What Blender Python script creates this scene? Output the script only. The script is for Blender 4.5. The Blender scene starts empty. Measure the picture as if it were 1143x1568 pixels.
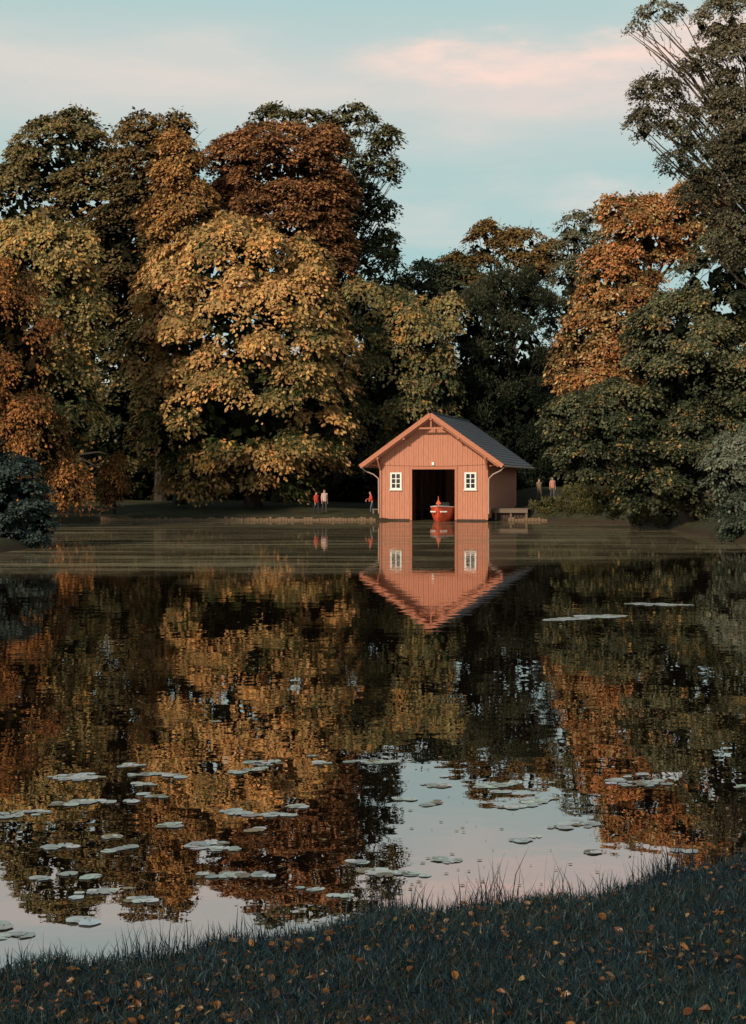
import bpy, math, numpy as np
from mathutils import Vector, Matrix
scene = bpy.context.scene
rng = np.random.default_rng(11)

# ------------------------------------------------------------------ survey constants
F, CX, HY, EYE = 2178.0, 571.5, 743.0, 2.5     # focal length (px of survey photo), principal column, horizon row, eye height (m)
def at(u, v, d):
    return np.array([(u-CX)/F*d, d, EYE-(v-HY)/F*d])
def on_water(u, v):
    return at(u, v, F*EYE/(v-HY))

# ------------------------------------------------------------------ mesh helpers
def mesh_obj(name, verts, quads, mats, midx=None, cols=None, smooth=False, tris=None):
    verts = np.asarray(verts, dtype=np.float32).reshape(-1, 3)
    quads = np.asarray(quads, dtype=np.int32).reshape(-1, 4)
    me = bpy.data.meshes.new(name)
    me.vertices.add(len(verts)); me.vertices.foreach_set('co', verts.ravel())
    me.loops.add(quads.size); me.loops.foreach_set('vertex_index', quads.ravel())
    me.polygons.add(len(quads)); me.polygons.foreach_set('loop_start', np.arange(len(quads), dtype=np.int32)*4)
    for m in mats: me.materials.append(m)
    if midx is not None: me.polygons.foreach_set('material_index', np.asarray(midx, dtype=np.int32))
    me.polygons.foreach_set('use_smooth', np.full(len(quads), smooth))
    if cols is not None:
        a = me.color_attributes.new('Col', 'FLOAT_COLOR', 'POINT')
        c = np.ones((len(verts), 4), dtype=np.float32); c[:, :3] = cols
        a.data.foreach_set('color', c.ravel())
    me.update(calc_edges=True)
    ob = bpy.data.objects.new(name, me); scene.collection.objects.link(ob)
    return ob

def pyobj(name, verts, faces, mat, parent=None, smooth=False):
    me = bpy.data.meshes.new(name); me.from_pydata([tuple(v) for v in verts], [], [tuple(f) for f in faces])
    me.materials.append(mat)
    if smooth:
        for p in me.polygons: p.use_smooth = True
    me.update()
    ob = bpy.data.objects.new(name, me); scene.collection.objects.link(ob)
    if parent: ob.parent = parent
    return ob

def empty(name, loc=(0, 0, 0), rz=0):
    e = bpy.data.objects.new(name, None); e.location = loc; e.rotation_euler = (0, 0, rz)
    e.empty_display_size = 0.2
    scene.collection.objects.link(e); return e

class Geo:
    def __init__(s): s.v = []; s.f = []
    def hexa(s, p):
        b = len(s.v); s.v += [tuple(q) for q in p]
        s.f += [(b, b+3, b+2, b+1), (b+4, b+5, b+6, b+7), (b, b+1, b+5, b+4), (b+1, b+2, b+6, b+5), (b+2, b+3, b+7, b+6), (b+3, b, b+4, b+7)]
    def box(s, x0, x1, y0, y1, z0, z1, zt0=None, zt1=None):
        a = z1 if zt0 is None else zt0; c = z1 if zt1 is None else zt1
        s.hexa([(x0, y0, z0), (x1, y0, z0), (x1, y1, z0), (x0, y1, z0), (x0, y0, a), (x1, y0, c), (x1, y1, c), (x0, y1, a)])
    def beam(s, a, b, w, h):
        a = Vector(a); b = Vector(b); d = (b-a).normalized()
        up = Vector((0, 0, 1)) if abs(d.z) < .95 else Vector((0, 1, 0))
        r = d.cross(up).normalized()*w/2; u = r.cross(d).normalized()*h/2
        s.hexa([a-r-u, a+r-u, b+r-u, b-r-u, a-r+u, a+r+u, b+r+u, b-r+u])
    def tube(s, pts, rad, n=8):
        V, Q = tube(pts, rad, n); b = len(s.v); s.v += [tuple(q) for q in V]; s.f += [tuple(int(i)+b for i in q) for q in Q]
    def make(s, name, mat, parent=None, smooth=False): return pyobj(name, s.v, s.f, mat, parent, smooth)

def tube(pts, rad, n=6):
    pts = np.asarray(pts, float); m = len(pts); rad = np.broadcast_to(np.asarray(rad, float), (m,))
    T = np.gradient(pts, axis=0); T /= np.linalg.norm(T, axis=1)[:, None]+1e-9
    ref = np.array([0.31, 0.95, 0.05]); A = np.cross(T, ref); A /= np.linalg.norm(A, axis=1)[:, None]+1e-9
    B = np.cross(T, A); th = np.linspace(0, 2*np.pi, n, endpoint=False)
    V = (pts[:, None]+rad[:, None, None]*(np.cos(th)[None, :, None]*A[:, None]+np.sin(th)[None, :, None]*B[:, None])).reshape(-1, 3)
    i = np.arange(m-1)[:, None]*n; j = np.arange(n)[None]; k = (np.arange(n)+1)[None] % n
    Q = np.stack([i+j, i+k, i+n+k, i+n+j], -1).reshape(-1, 4)
    return V, Q

# ------------------------------------------------------------------ materials
def new_mat(name):
    m = bpy.data.materials.new(name); m.use_nodes = True
    nt = m.node_tree; nt.nodes.clear(); out = nt.nodes.new('ShaderNodeOutputMaterial'); return m, nt, out
def N(nt, t, **k):
    return nt.nodes.new(t)
def simple(name, c, rough=.7, var=.15, scale=(4, 4, 4), bump=0, spec=.3, c2=None, metallic=0):
    m, nt, out = new_mat(name); L = nt.links.new
    p = N(nt, 'ShaderNodeBsdfPrincipled'); p.inputs['Roughness'].default_value = rough
    p.inputs['Specular IOR Level'].default_value = spec; p.inputs['Metallic'].default_value = metallic
    tc = N(nt, 'ShaderNodeTexCoord'); mp = N(nt, 'ShaderNodeMapping'); mp.inputs['Scale'].default_value = scale
    no = N(nt, 'ShaderNodeTexNoise'); no.inputs['Detail'].default_value = 5
    L(tc.outputs['Object'], mp.inputs[0]); L(mp.outputs[0], no.inputs['Vector'])
    r = N(nt, 'ShaderNodeValToRGB'); r.color_ramp.elements[0].position = .3; r.color_ramp.elements[1].position = .7
    a = [x*(1-var) for x in c]; b = [min(1, x*(1+var)) for x in (c2 or c)]
    r.color_ramp.elements[0].color = (*a, 1); r.color_ramp.elements[1].color = (*b, 1)
    L(no.outputs['Fac'], r.inputs[0]); L(r.outputs[0], p.inputs['Base Color'])
    if bump:
        bp = N(nt, 'ShaderNodeBump'); bp.inputs['Strength'].default_value = bump; bp.inputs['Distance'].default_value = .02
        L(no.outputs['Fac'], bp.inputs['Height']); L(bp.outputs[0], p.inputs['Normal'])
    L(p.outputs[0], out.inputs[0]); return m

def leaf_mat(name, trans=.22, gloss=.04, rough=.5):
    m, nt, out = new_mat(name); L = nt.links.new
    at_ = N(nt, 'ShaderNodeAttribute'); at_.attribute_name = 'Col'
    d = N(nt, 'ShaderNodeBsdfDiffuse'); t = N(nt, 'ShaderNodeBsdfTranslucent'); g = N(nt, 'ShaderNodeBsdfGlossy')
    g.inputs['Roughness'].default_value = rough; g.inputs['Color'].default_value = (.8, .85, .9, 1)
    L(at_.outputs['Color'], d.inputs[0]); L(at_.outputs['Color'], t.inputs[0])
    a = N(nt, 'ShaderNodeMixShader'); a.inputs[0].default_value = trans; L(d.outputs[0], a.inputs[1]); L(t.outputs[0], a.inputs[2])
    if gloss <= 0: L(a.outputs[0], out.inputs[0]); return m
    b = N(nt, 'ShaderNodeMixShader'); b.inputs[0].default_value = gloss; L(a.outputs[0], b.inputs[1]); L(g.outputs[0], b.inputs[2])
    L(b.outputs[0], out.inputs[0]); return m
LEAF = leaf_mat('foliage', .2, 0); BARK = simple('bark', (.035, .027, .02), .9, .4, (6, 6, 1.2), .6)
BARK_L = simple('bark_pale', (.09, .065, .045), .9, .4, (6, 6, 1.2), .6)

# ------------------------------------------------------------------ terrain
pond = np.array([(-36, 10), (-30, -4), (-10, 2.8), (-5, 5.0), (-1.8, 6.75), (-.9, 7.2), (0, 7.6), (1, 8.05), (2.3, 8.75), (5, 10.2), (10, 13),
    (25, 22), (32, 35), (26, 50), (17, 58), (15.8, 66), (16.8, 76), (16.8, 90), (12, 99.6), (9, 100.3), (5.9, 100.2), (8.2, 108.3),
    (4.95, 109.1), (2.6, 100.6), (0, 100.7), (-10, 100.4), (-19, 100.7), (-20.5, 91), (-18.5, 80), (-15.6, 68), (-13.4, 58), (-14, 52), (-18, 45), (-28, 30)], float)
def sdist(X, Y):
    X = np.asarray(X, float); Y = np.asarray(Y, float); D = np.full(X.shape, 1e9); ins = np.zeros(X.shape, bool)
    n = len(pond)
    for i in range(n):
        ax, ay = pond[i]; bx, by = pond[(i+1) % n]; ex, ey = bx-ax, by-ay
        t = np.clip(((X-ax)*ex+(Y-ay)*ey)/(ex*ex+ey*ey), 0, 1)
        D = np.minimum(D, np.hypot(X-ax-t*ex, Y-ay-t*ey))
        c = ((ay > Y) != (by > Y)) & (X < (bx-ax)*(Y-ay)/(by-ay+1e-12)+ax); ins ^= c
    s = np.where(ins, -D, D)
    near = np.clip((30-Y)/15, 0, 1)
    s = s+near*(.07*np.sin(X*3.1+1)+.05*np.sin(X*7.3+Y)+.03*np.sin(X*15))*np.clip(1.5-np.abs(s), 0, 1)
    s = s+(1-near)*(.25*np.sin(X*.9+Y*.4)+.12*np.sin(X*2.3-Y*1.1))*np.clip((Y-20)/10, 0, 1)*((Y < 96) | (X < -3))
    return s
def sm(x): x = np.clip(x, 0, 1); return x*x*(3-2*x)
def height(X, Y):
    s = sdist(X, Y); near = sm((32-Y)/14)
    sp = np.maximum(s, 0)
    zn = .19*sm(s/.16)+.17*np.minimum(sp, 4.2)*1.0+.02*np.sin(X*2.1+Y*1.3)*sm(sp)+.012*np.sin(X*5.7-Y*4.1)*sm(sp)+.008*np.clip(sp-4, 0, 60)
    right = sm((X-9)/4)
    zf = .36*sm(s/.5)+(.06*(1-right)+.21*right)*np.minimum(sp, 9)+.02*np.clip(sp-9, 0, 60)+.03*np.sin(X*.8+Y*.7)*sm(sp/2)
    zl = near*zn+(1-near)*zf
    return np.where(s > 0, zl, np.maximum(-.9, s*.55))
def axis_pts(segs):
    out = []
    for a, b, st in segs: out += list(np.arange(a, b, st))
    return out
def grow(a, st, r, n): 
    o = []; x = a
    for _ in range(n): st *= r; x += st; o.append(x)
    return o
xs = axis_pts([(-30, -5, .55), (-5, 5.5, .07), (5.5, 30, .45)])
xs = sorted([-v for v in grow(30, .55, 1.22, 24)]+xs+grow(30, .45, 1.22, 24))
ys = axis_pts([(-12, 2, 1), (2, 10.5, .06), (10.5, 30, .5), (30, 94, 1.0), (94, 116, .3)])
ys = sorted([-v for v in grow(12, 1, 1.25, 22)]+ys+grow(116, .3, 1.18, 34))
XX, YY = np.meshgrid(xs, ys); ZZ = height(XX, YY); nx, ny = len(xs), len(ys)
i, j = np.meshgrid(np.arange(nx-1), np.arange(ny-1)); b = (j*nx+i).ravel()
m, nt, out = new_mat('ground_soil_grass'); L = nt.links.new
geo = N(nt, 'ShaderNodeNewGeometry'); p = N(nt, 'ShaderNodeBsdfPrincipled'); p.inputs['Roughness'].default_value = .95; p.inputs['Specular IOR Level'].default_value = .1
n1 = N(nt, 'ShaderNodeTexNoise'); n1.inputs['Scale'].default_value = 1.3; n1.inputs['Detail'].default_value = 8
n2 = N(nt, 'ShaderNodeTexNoise'); n2.inputs['Scale'].default_value = 9; n2.inputs['Detail'].default_value = 5
L(geo.outputs['Position'], n1.inputs['Vector']); L(geo.outputs['Position'], n2.inputs['Vector'])
r1 = N(nt, 'ShaderNodeValToRGB'); e = r1.color_ramp.elements; e[0].position = .35; e[0].color = (.020, .028, .018, 1); e[1].position = .7; e[1].color = (.045, .052, .028, 1)
L(n1.outputs[0], r1.inputs[0])
r2 = N(nt, 'ShaderNodeValToRGB'); e = r2.color_ramp.elements; e[0].position = .52; e[0].color = (0, 0, 0, 1); e[1].position = .66; e[1].color = (1, 1, 1, 1)
L(n2.outputs[0], r2.inputs[0])
mx = N(nt, 'ShaderNodeMix'); mx.data_type = 'RGBA'; L(r2.outputs[0], mx.inputs[0]); L(r1.outputs[0], mx.inputs[6]); mx.inputs[7].default_value = (.09, .048, .024, 1)
sz = N(nt, 'ShaderNodeSeparateXYZ'); L(geo.outputs['Position'], sz.inputs[0])
mr = N(nt, 'ShaderNodeMapRange'); mr.inputs[1].default_value = .34; mr.inputs[2].default_value = .15; L(sz.outputs['Z'], mr.inputs[0])
mx2 = N(nt, 'ShaderNodeMix'); mx2.data_type = 'RGBA'; L(mr.outputs[0], mx2.inputs[0]); L(mx.outputs[2], mx2.inputs[6]); mx2.inputs[7].default_value = (.04, .030, .020, 1)
L(mx2.outputs[2], p.inputs['Base Color']); L(p.outputs[0], out.inputs[0]); GROUND = m
mesh_obj('ground', np.stack([XX, YY, ZZ], -1), np.stack([b, b+1, b+nx+1, b+nx], -1), [GROUND], smooth=True)

# ------------------------------------------------------------------ water
m, nt, out = new_mat('pond_water'); L = nt.links.new
geo = N(nt, 'ShaderNodeNewGeometry')
def noise(vec, scale, sc3, detail=3, rough=.5, loc=(0, 0, 0)):
    mp = N(nt, 'ShaderNodeMapping'); mp.inputs['Scale'].default_value = sc3; mp.inputs['Location'].default_value = loc; L(vec, mp.inputs[0])
    n = N(nt, 'ShaderNodeTexNoise'); n.inputs['Scale'].default_value = scale; n.inputs['Detail'].default_value = detail; n.inputs['Roughness'].default_value = rough
    L(mp.outputs[0], n.inputs['Vector']); return n.outputs['Fac']
pos = geo.outputs['Position']
def math_(op, a, b=None, c=None):
    n = N(nt, 'ShaderNodeMath'); n.operation = op
    for k, v in enumerate((a, b, c)):
        if v is None: continue
        if isinstance(v, (int, float)): n.inputs[k].default_value = v
        else: L(v, n.inputs[k])
    return n.outputs[0]
def maprange(v, a, b_, c=0., d=1., smooth=False):
    n = N(nt, 'ShaderNodeMapRange'); 
    if smooth: n.interpolation_type = 'SMOOTHSTEP'
    n.inputs[1].default_value = a; n.inputs[2].default_value = b_; n.inputs[3].default_value = c; n.inputs[4].default_value = d; L(v, n.inputs[0]); return n.outputs[0]
rip = math_('ADD', math_('MULTIPLY', noise(pos, 1.4, (1, 1, 1), 2), 1.0), math_('MULTIPLY', noise(pos, 6, (1, .8, 1), 2), .12))
bp = N(nt, 'ShaderNodeBump'); bp.inputs['Strength'].default_value = 1; bp.inputs['Distance'].default_value = .0024; L(rip, bp.inputs['Height'])
fr = N(nt, 'ShaderNodeFresnel'); fr.inputs['IOR'].default_value = 1.33; L(bp.outputs[0], fr.inputs['Normal'])
gl = N(nt, 'ShaderNodeBsdfGlossy'); gl.inputs['Roughness'].default_value = .004; gl.inputs['Color'].default_value = (.95, .88, .86, 1); L(bp.outputs[0], gl.inputs['Normal'])
df = N(nt, 'ShaderNodeBsdfDiffuse'); df.inputs[0].default_value = (.009, .006, .004, 1)
mw = N(nt, 'ShaderNodeMixShader'); L(maprange(fr.outputs[0], .02, .6, .52, .72), mw.inputs[0]); L(df.outputs[0], mw.inputs[1]); L(gl.outputs[0], mw.inputs[2])
# floating film of algae and duckweed towards the far bank, in wind-drawn streaks
sp = N(nt, 'ShaderNodeSeparateXYZ'); L(pos, sp.inputs[0])
edge = math_('ADD', math_('SUBTRACT', sp.outputs['Y'], math_('MULTIPLY', math_('MAXIMUM', sp.outputs['X'], 0), 1.1)), math_('MULTIPLY', noise(pos, .16, (1, .7, 1), 5, .6), 20))
m1 = maprange(edge, 47, 51)
st = maprange(noise(pos, .7, (.12, 1, 1), 7, .68), .45, .58)
st2 = maprange(noise(pos, .3, (.16, 1, 1), 5, .6, (9, 4, 0)), .40, .58, .2, 1)
fine = maprange(noise(pos, 5, (.3, 1, 1), 3, .6), .3, .7, .5, 1)
film = math_('MULTIPLY', math_('MULTIPLY', m1, math_('ADD', .13, math_('MULTIPLY', st, math_('MULTIPLY', st2, .58)))), fine)
fd = N(nt, 'ShaderNodeBsdfDiffuse'); fd.inputs[0].default_value = (.215, .185, .115, 1)
mf = N(nt, 'ShaderNodeMixShader'); L(film, mf.inputs[0]); L(mw.outputs[0], mf.inputs[1]); L(fd.outputs[0], mf.inputs[2])
L(mf.outputs[0], out.inputs[0]); WATER = m
pyobj('pond_water', [(-60, -25, 0), (60, -25, 0), (60, 114, 0), (-60, 114, 0)], [(0, 1, 2, 3)], WATER)

# ------------------------------------------------------------------ trees
def unit(a): return a/(np.linalg.norm(a, axis=-1, keepdims=True)+1e-9)
def leaf_quads(C, A, Nn, Ls, wr):
    S = unit(np.cross(A, Nn)); Lc = Ls[:, None]
    V = np.stack([C-A*Lc*.5, C+S*Lc*wr*.5+A*Lc*.05, C+A*Lc*.5, C-S*Lc*wr*.5+A*Lc*.05], 1)
    return V.reshape(-1, 3)
Z = np.array([0, 0, 1.])
def tree(name, lobes, d, base=None, sprays=1800, lps=14, R=.8, leaf=.34, droop=.5, inner=(.04, .05, .02), outer=(.2, .15, .06), accent=None, pacc=0,
         fill=.5, sub=14, subr=.3, trunk_r=.45, seed=1, hb=.5, depth=.85, bark=None, wr=.6, thick=.12, limbs=14, jit=.22, fillsize=.8, upright=False, trunk=True, flat=.55, main=.12, under=.5):
    r = np.random.default_rng(seed); LB = []
    for l in lobes:
        c = at(l[0], l[1], d+(l[4] if len(l) > 4 else 0)); k = d/F
        LB.append((c, np.array([l[2]*k, min(l[2], l[3]*1.3)*k*depth, l[3]*k])))
    zmin = min(c[2]-q[2] for c, q in LB); zmax = max(c[2]+q[2] for c, q in LB)
    subs = []
    for c, q in LB:
        n = sub; ii = np.arange(n)+.5; ph = np.arccos(1-2*ii/n); th = np.pi*(1+5**.5)*ii+r.uniform(0, 6)
        dr = np.stack([np.cos(th)*np.sin(ph), np.sin(th)*np.sin(ph), np.cos(ph)], -1)+r.normal(0, .2, (n, 3)); dr = unit(dr)
        for dd in dr:
            if dd[1] > .55 and r.random() < .6: continue
            s = subr*r.uniform(.55, 1.35)*np.array([q.mean(), q.mean(), q.mean()*flat])
            subs.append((c+dd*np.maximum(q-s*.85, q*.3)*r.uniform(.86, 1.10), s, q))
    w = np.array([s[0]*s[0] for _, s, _ in subs]); w /= w.sum()
    n_main = int(sprays*main); idx = r.choice(len(subs), sprays-n_main, p=w)
    wm = np.array([q[0]*q[2] for _, q in LB]); wm /= wm.sum(); im = r.choice(len(LB), n_main, p=wm)
    SC = np.concatenate([np.array([s[0] for s in subs])[idx], np.array([c for c, _ in LB])[im]])
    SR = np.concatenate([np.array([s[1] for s in subs])[idx], np.array([q for _, q in LB])[im]*.93])
    dr = unit(r.normal(0, 1, (sprays, 3))); fl = (dr[:, 1] > 0) & (r.random(sprays) < .6); dr[fl, 1] *= -1
    fl = (dr[:, 2] < 0) & (r.random(sprays) < under); dr[fl, 2] *= -1
    P = SC+dr*SR*(1-np.abs(r.normal(0, np.where(np.arange(sprays) < sprays-n_main, .16, .07), sprays)))[:, None]
    keep = np.ones(sprays, bool)
    for c, q in LB: keep &= (((P-c)/q)**2).sum(1) > .42
    P = P[keep]; dr = dr[keep]; n = len(P)
    lc = np.array([c for c, _ in LB]); own = np.argmin(((P[:, None]-lc[None])**2).sum(-1), 1)
    o = unit(dr*.6+unit(P-lc[own])*.9); oh = o*np.array([1, 1, .0]); oh = unit(oh+r.normal(0, .2, (n, 3))*np.array([1, 1, 0]))
    u = unit(oh-Z*droop*r.uniform(.5, 1.4, n)[:, None]) if not upright else unit(oh*.45+Z)
    v = unit(np.cross(u, Z)); w_ = np.cross(v, u)
    Rs = R*r.uniform(.55, 1.35, n)
    rep = lambda a: np.repeat(a, lps, 0)
    m_ = n*lps; ang = r.uniform(0, 2*np.pi, m_); rad = np.sqrt(r.random(m_)); a = rad*np.cos(ang); bb = rad*np.sin(ang)
    Rr = rep(Rs); U, Vv, W = rep(u), rep(v), rep(w_)
    C = rep(P)+U*(a*Rr)[:, None]+Vv*(bb*Rr*.75)[:, None]+W*(r.normal(0, thick, m_)*Rr)[:, None]-Z*(droop*.6*np.maximum(a, 0)**2*Rr)[:, None]
    A = unit(U*(.5+a)[:, None]+Vv*bb[:, None]*.9+r.normal(0, .33, (m_, 3))-Z*.3*droop)
    Nn = unit(W+o.repeat(lps, 0)*.45+r.normal(0, .38, (m_, 3)))
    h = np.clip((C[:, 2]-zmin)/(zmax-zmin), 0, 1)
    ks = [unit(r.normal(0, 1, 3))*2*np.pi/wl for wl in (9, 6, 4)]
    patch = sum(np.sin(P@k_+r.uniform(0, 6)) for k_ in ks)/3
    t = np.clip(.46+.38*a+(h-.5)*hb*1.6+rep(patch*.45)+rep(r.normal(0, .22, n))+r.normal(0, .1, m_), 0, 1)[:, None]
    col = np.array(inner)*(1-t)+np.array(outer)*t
    if accent is not None:
        am = rep(r.random(n) < pacc); col[am] = np.array(accent)
    col = col*np.exp(r.normal(0, jit, m_))[:, None]*(1+r.normal(0, .06, (m_, 3)))
    Ls = leaf*r.uniform(.65, 1.3, m_)
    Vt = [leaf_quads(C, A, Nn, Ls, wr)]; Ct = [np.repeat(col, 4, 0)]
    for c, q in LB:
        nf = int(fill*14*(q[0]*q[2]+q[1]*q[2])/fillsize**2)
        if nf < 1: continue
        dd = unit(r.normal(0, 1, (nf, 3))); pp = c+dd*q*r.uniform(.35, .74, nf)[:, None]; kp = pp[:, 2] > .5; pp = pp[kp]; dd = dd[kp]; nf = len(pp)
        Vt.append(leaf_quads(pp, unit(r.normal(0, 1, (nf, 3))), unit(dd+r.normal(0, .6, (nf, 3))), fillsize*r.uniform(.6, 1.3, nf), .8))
        Ct.append(np.repeat(np.array(inner)[None]*r.uniform(.25, .5, nf)[:, None], 4, 0))  # fill leaves darkened so shade inside the crown is painted in
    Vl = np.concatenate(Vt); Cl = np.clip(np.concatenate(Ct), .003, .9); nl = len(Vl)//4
    gz = float(height(np.array([base[0]]), np.array([base[1]]))[0]) if base is not None else 0
    TV = []; TQ = []; off = len(Vl)
    def add(pts, rad, nn=6):
        nonlocal off
        V_, Q_ = tube(pts, rad, nn); TV.append(V_); TQ.append(Q_+off); off += len(V_)
    top = LB[0][0]+np.array([0, 0, LB[0][1][2]*.3])
    bx = np.array([base[0], base[1], gz-.3]) if base is not None else np.array([top[0], d, float(height(np.array([top[0]]), np.array([float(d)]))[0])-.3])
    if trunk:
        tt = np.linspace(0, 1, 9)[:, None]; tr = bx*(1-tt)+top*tt; tr[1:-1] += r.normal(0, .25, (7, 3))*np.array([1, 1, 0])*min(1, trunk_r*2.5)
        rr = trunk_r*(1-.85*tt[:, 0]); rr[0] *= 1.5; add(tr, rr, 9)
        for si in r.choice(len(subs), min(limbs, len(subs)), replace=False):
            e_ = subs[si][0]+unit(subs[si][0]-top)*subs[si][1].mean()*.5
            t0 = np.clip((e_[2]-bx[2])/(top[2]-bx[2]+.01)*.65, .12, .85); s_ = bx*(1-t0)+top*t0
            k_ = np.linspace(0, 1, 6)[:, None]; pl = s_*(1-k_)+e_*k_; pl[:, 2] -= (np.sin(k_[:, 0]*np.pi)*(-.08)*np.linalg.norm(e_-s_)); pl[1:] += r.normal(0, .22, (5, 3))*min(1, trunk_r*2.5)
            r0 = trunk_r*.4*(1-t0*.5); add(pl, r0*(1-.88*k_[:, 0]))
            for _ in range(3):
                kk = r.uniform(.4, .95); q0 = s_*(1-kk)+e_*kk; q1 = q0+unit(e_-s_+r.normal(0, 2.5, 3)+Z)*R*2.2*r.uniform(.7, 1.5)
                qs = q0*(1-k_)+q1*k_+r.normal(0, .06, (6, 3)); add(qs, r0*.3*(1-.8*k_[:, 0]), 5)
    if TV:
        TVc = np.concatenate(TV); TQc = np.concatenate(TQ)
        V_ = np.concatenate([Vl, TVc]); Q_ = np.concatenate([np.arange(nl*4).reshape(-1, 4), TQc])
        mi = np.concatenate([np.zeros(nl, int), np.ones(len(TQc), int)]); cc = np.concatenate([Cl, np.full((len(TVc), 3), .05)])
    else: V_, Q_, mi, cc = Vl, np.arange(nl*4).reshape(-1, 4), np.zeros(nl, int), Cl
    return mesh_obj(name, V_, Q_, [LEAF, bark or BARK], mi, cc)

# distant woodland closing the view behind the named trees
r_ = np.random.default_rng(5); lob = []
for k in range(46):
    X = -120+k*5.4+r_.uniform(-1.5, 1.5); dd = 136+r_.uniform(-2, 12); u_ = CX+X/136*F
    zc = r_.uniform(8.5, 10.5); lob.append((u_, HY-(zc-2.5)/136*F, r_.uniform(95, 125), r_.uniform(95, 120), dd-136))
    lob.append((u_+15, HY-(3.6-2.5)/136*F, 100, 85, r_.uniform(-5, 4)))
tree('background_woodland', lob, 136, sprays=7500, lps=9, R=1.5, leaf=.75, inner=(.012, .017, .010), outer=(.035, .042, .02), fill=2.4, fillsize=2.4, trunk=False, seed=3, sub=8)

tree('chestnut_tree', [(355, 425, 110, 88), (372, 520, 160, 115), (378, 620, 158, 115), (410, 705, 125, 55), (262, 650, 62, 92), (275, 450, 70, 66), (455, 470, 74, 76), (482, 620, 66, 92), (300, 720, 62, 40), (300, 400, 36, 30), (470, 400, 40, 36), (520, 540, 30, 40), (222, 540, 34, 44)],
     108, base=(-9.2, 109), sprays=5200, lps=22, R=1.0, leaf=.37, droop=.85, inner=(.055, .068, .028), outer=(.57, .335, .135), accent=(.58, .30, .10), pacc=.07, hb=.45, sub=28, subr=.21, trunk_r=.55, seed=21, flat=.45, main=.12, under=.82, thick=.08)
tree('chestnut_tree', [(60, 410, 88, 72), (35, 520, 110, 110), (85, 630, 75, 110), (20, 680, 80, 80), (130, 480, 36, 46), (120, 380, 30, 30)], 99, base=(-24, 103), sprays=3200, lps=20, R=.95, leaf=.35, droop=.85,
     inner=(.040, .060, .030), outer=(.37, .27, .11), accent=(.50, .27, .085), pacc=.13, hb=.5, sub=22, subr=.24, seed=22, flat=.45, under=.85, thick=.08)
tree('maple_tree', [(10, 550, 100, 130), (35, 680, 85, 85), (-70, 500, 90, 110), (100, 745, 45, 35), (-80, 640, 90, 120), (10, 450, 55, 50)], 85, base=(-22, 86), sprays=4200, lps=15, R=.7, leaf=.22, droop=1.2,
     inner=(.06, .042, .02), outer=(.33, .14, .052), accent=(.44, .19, .055), pacc=.12, hb=.2, seed=23, sub=18, subr=.27)
tree('weeping_maple_tree', [(178, 728, 24, 30), (165, 755, 14, 20)], 101, base=(-18.6, 102), sprays=260, lps=12, R=.5, leaf=.2, droop=1.6, inner=(.05, .03, .012), outer=(.2, .095, .035), seed=24, trunk_r=.1)
tree('rhododendron_bush', [(15, 755, 62, 68), (58, 800, 28, 36), (-45, 730, 65, 70), (25, 815, 45, 28)], 57, base=(-14.6, 57), sprays=2600, lps=12, R=.34, leaf=.17, droop=.4,
     inner=(.018, .032, .030), outer=(.075, .10, .088), seed=25, trunk_r=.12, fillsize=.5, hb=.1)
tree('oak_tree', [(92, 245, 82, 72), (55, 330, 90, 90), (150, 310, 75, 90), (130, 420, 90, 90), (180, 520, 80, 110), (190, 640, 70, 90), (30, 270, 34, 30), (120, 190, 34, 24)], 121, base=(-28, 124), sprays=4200, lps=15, R=.95, leaf=.38,
     inner=(.034, .046, .026), outer=(.22, .175, .08), accent=(.28, .17, .065), pacc=.1, seed=26, sub=22, subr=.25, flat=.5, under=.7)
tree('lime_tree', [(235, 222, 62, 48), (240, 300, 75, 85), (200, 400, 80, 110), (200, 200, 26, 20), (275, 195, 24, 24)], 119, base=(-18, 121), sprays=2200, lps=14, R=.9, leaf=.36, inner=(.042, .042, .024), outer=(.21, .14, .06), seed=27, sub=18, subr=.27)
tree('maple_tree', [(276, 258, 46, 52), (290, 325, 50, 55), (255, 350, 40, 60)], 113, base=(-15.5, 114), sprays=1500, lps=15, R=.8, leaf=.34, droop=.7, inner=(.08, .06, .028), outer=(.42, .225, .085), seed=28, sub=18, subr=.27)
tree('copper_beech_tree', [(430, 262, 100, 78), (440, 340, 108, 75), (365, 250, 56, 50), (500, 390, 50, 70), (345, 330, 50, 60), (500, 220, 36, 30), (520, 300, 30, 36)], 117, base=(-8, 119), sprays=4200, lps=15, R=.85, leaf=.33, droop=.4,
     inner=(.10, .055, .03), outer=(.36, .175, .078), seed=29, sub=20, subr=.27, hb=.15, main=.25, under=.6)
tree('ash_tree', [(500, 260, 55, 60), (420, 185, 38, 26), (475, 195, 38, 30), (540, 185, 38, 28), (590, 215, 26, 24), (600, 262, 20, 22), (565, 250, 26, 22), (585, 325, 28, 22), (545, 300, 36, 34), (590, 378, 26, 34), (560, 440, 75, 80), (510, 350, 60, 80)],
     124, base=(-3, 126), sprays=3200, lps=13, R=.75, leaf=.33, droop=.4, inner=(.03, .042, .026), outer=(.145, .13, .062), fill=.2, seed=30, sub=10, subr=.36, limbs=40, trunk_r=.5, hb=.6, main=.3)
tree('hornbeam_tree', [(620, 515, 80, 68), (600, 590, 88, 85), (662, 585, 46, 72), (560, 480, 55, 50), (692, 468, 18, 15), (560, 650, 60, 60), (640, 640, 60, 40)], 117, base=(2, 119), sprays=3400, lps=18, R=.9, leaf=.34, droop=1.0,
     inner=(.032, .052, .03), outer=(.25, .205, .09), accent=(.42, .23, .08), pacc=.1, seed=31, sub=22, subr=.24, hb=.5, flat=.45, under=.8, thick=.08)
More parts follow.
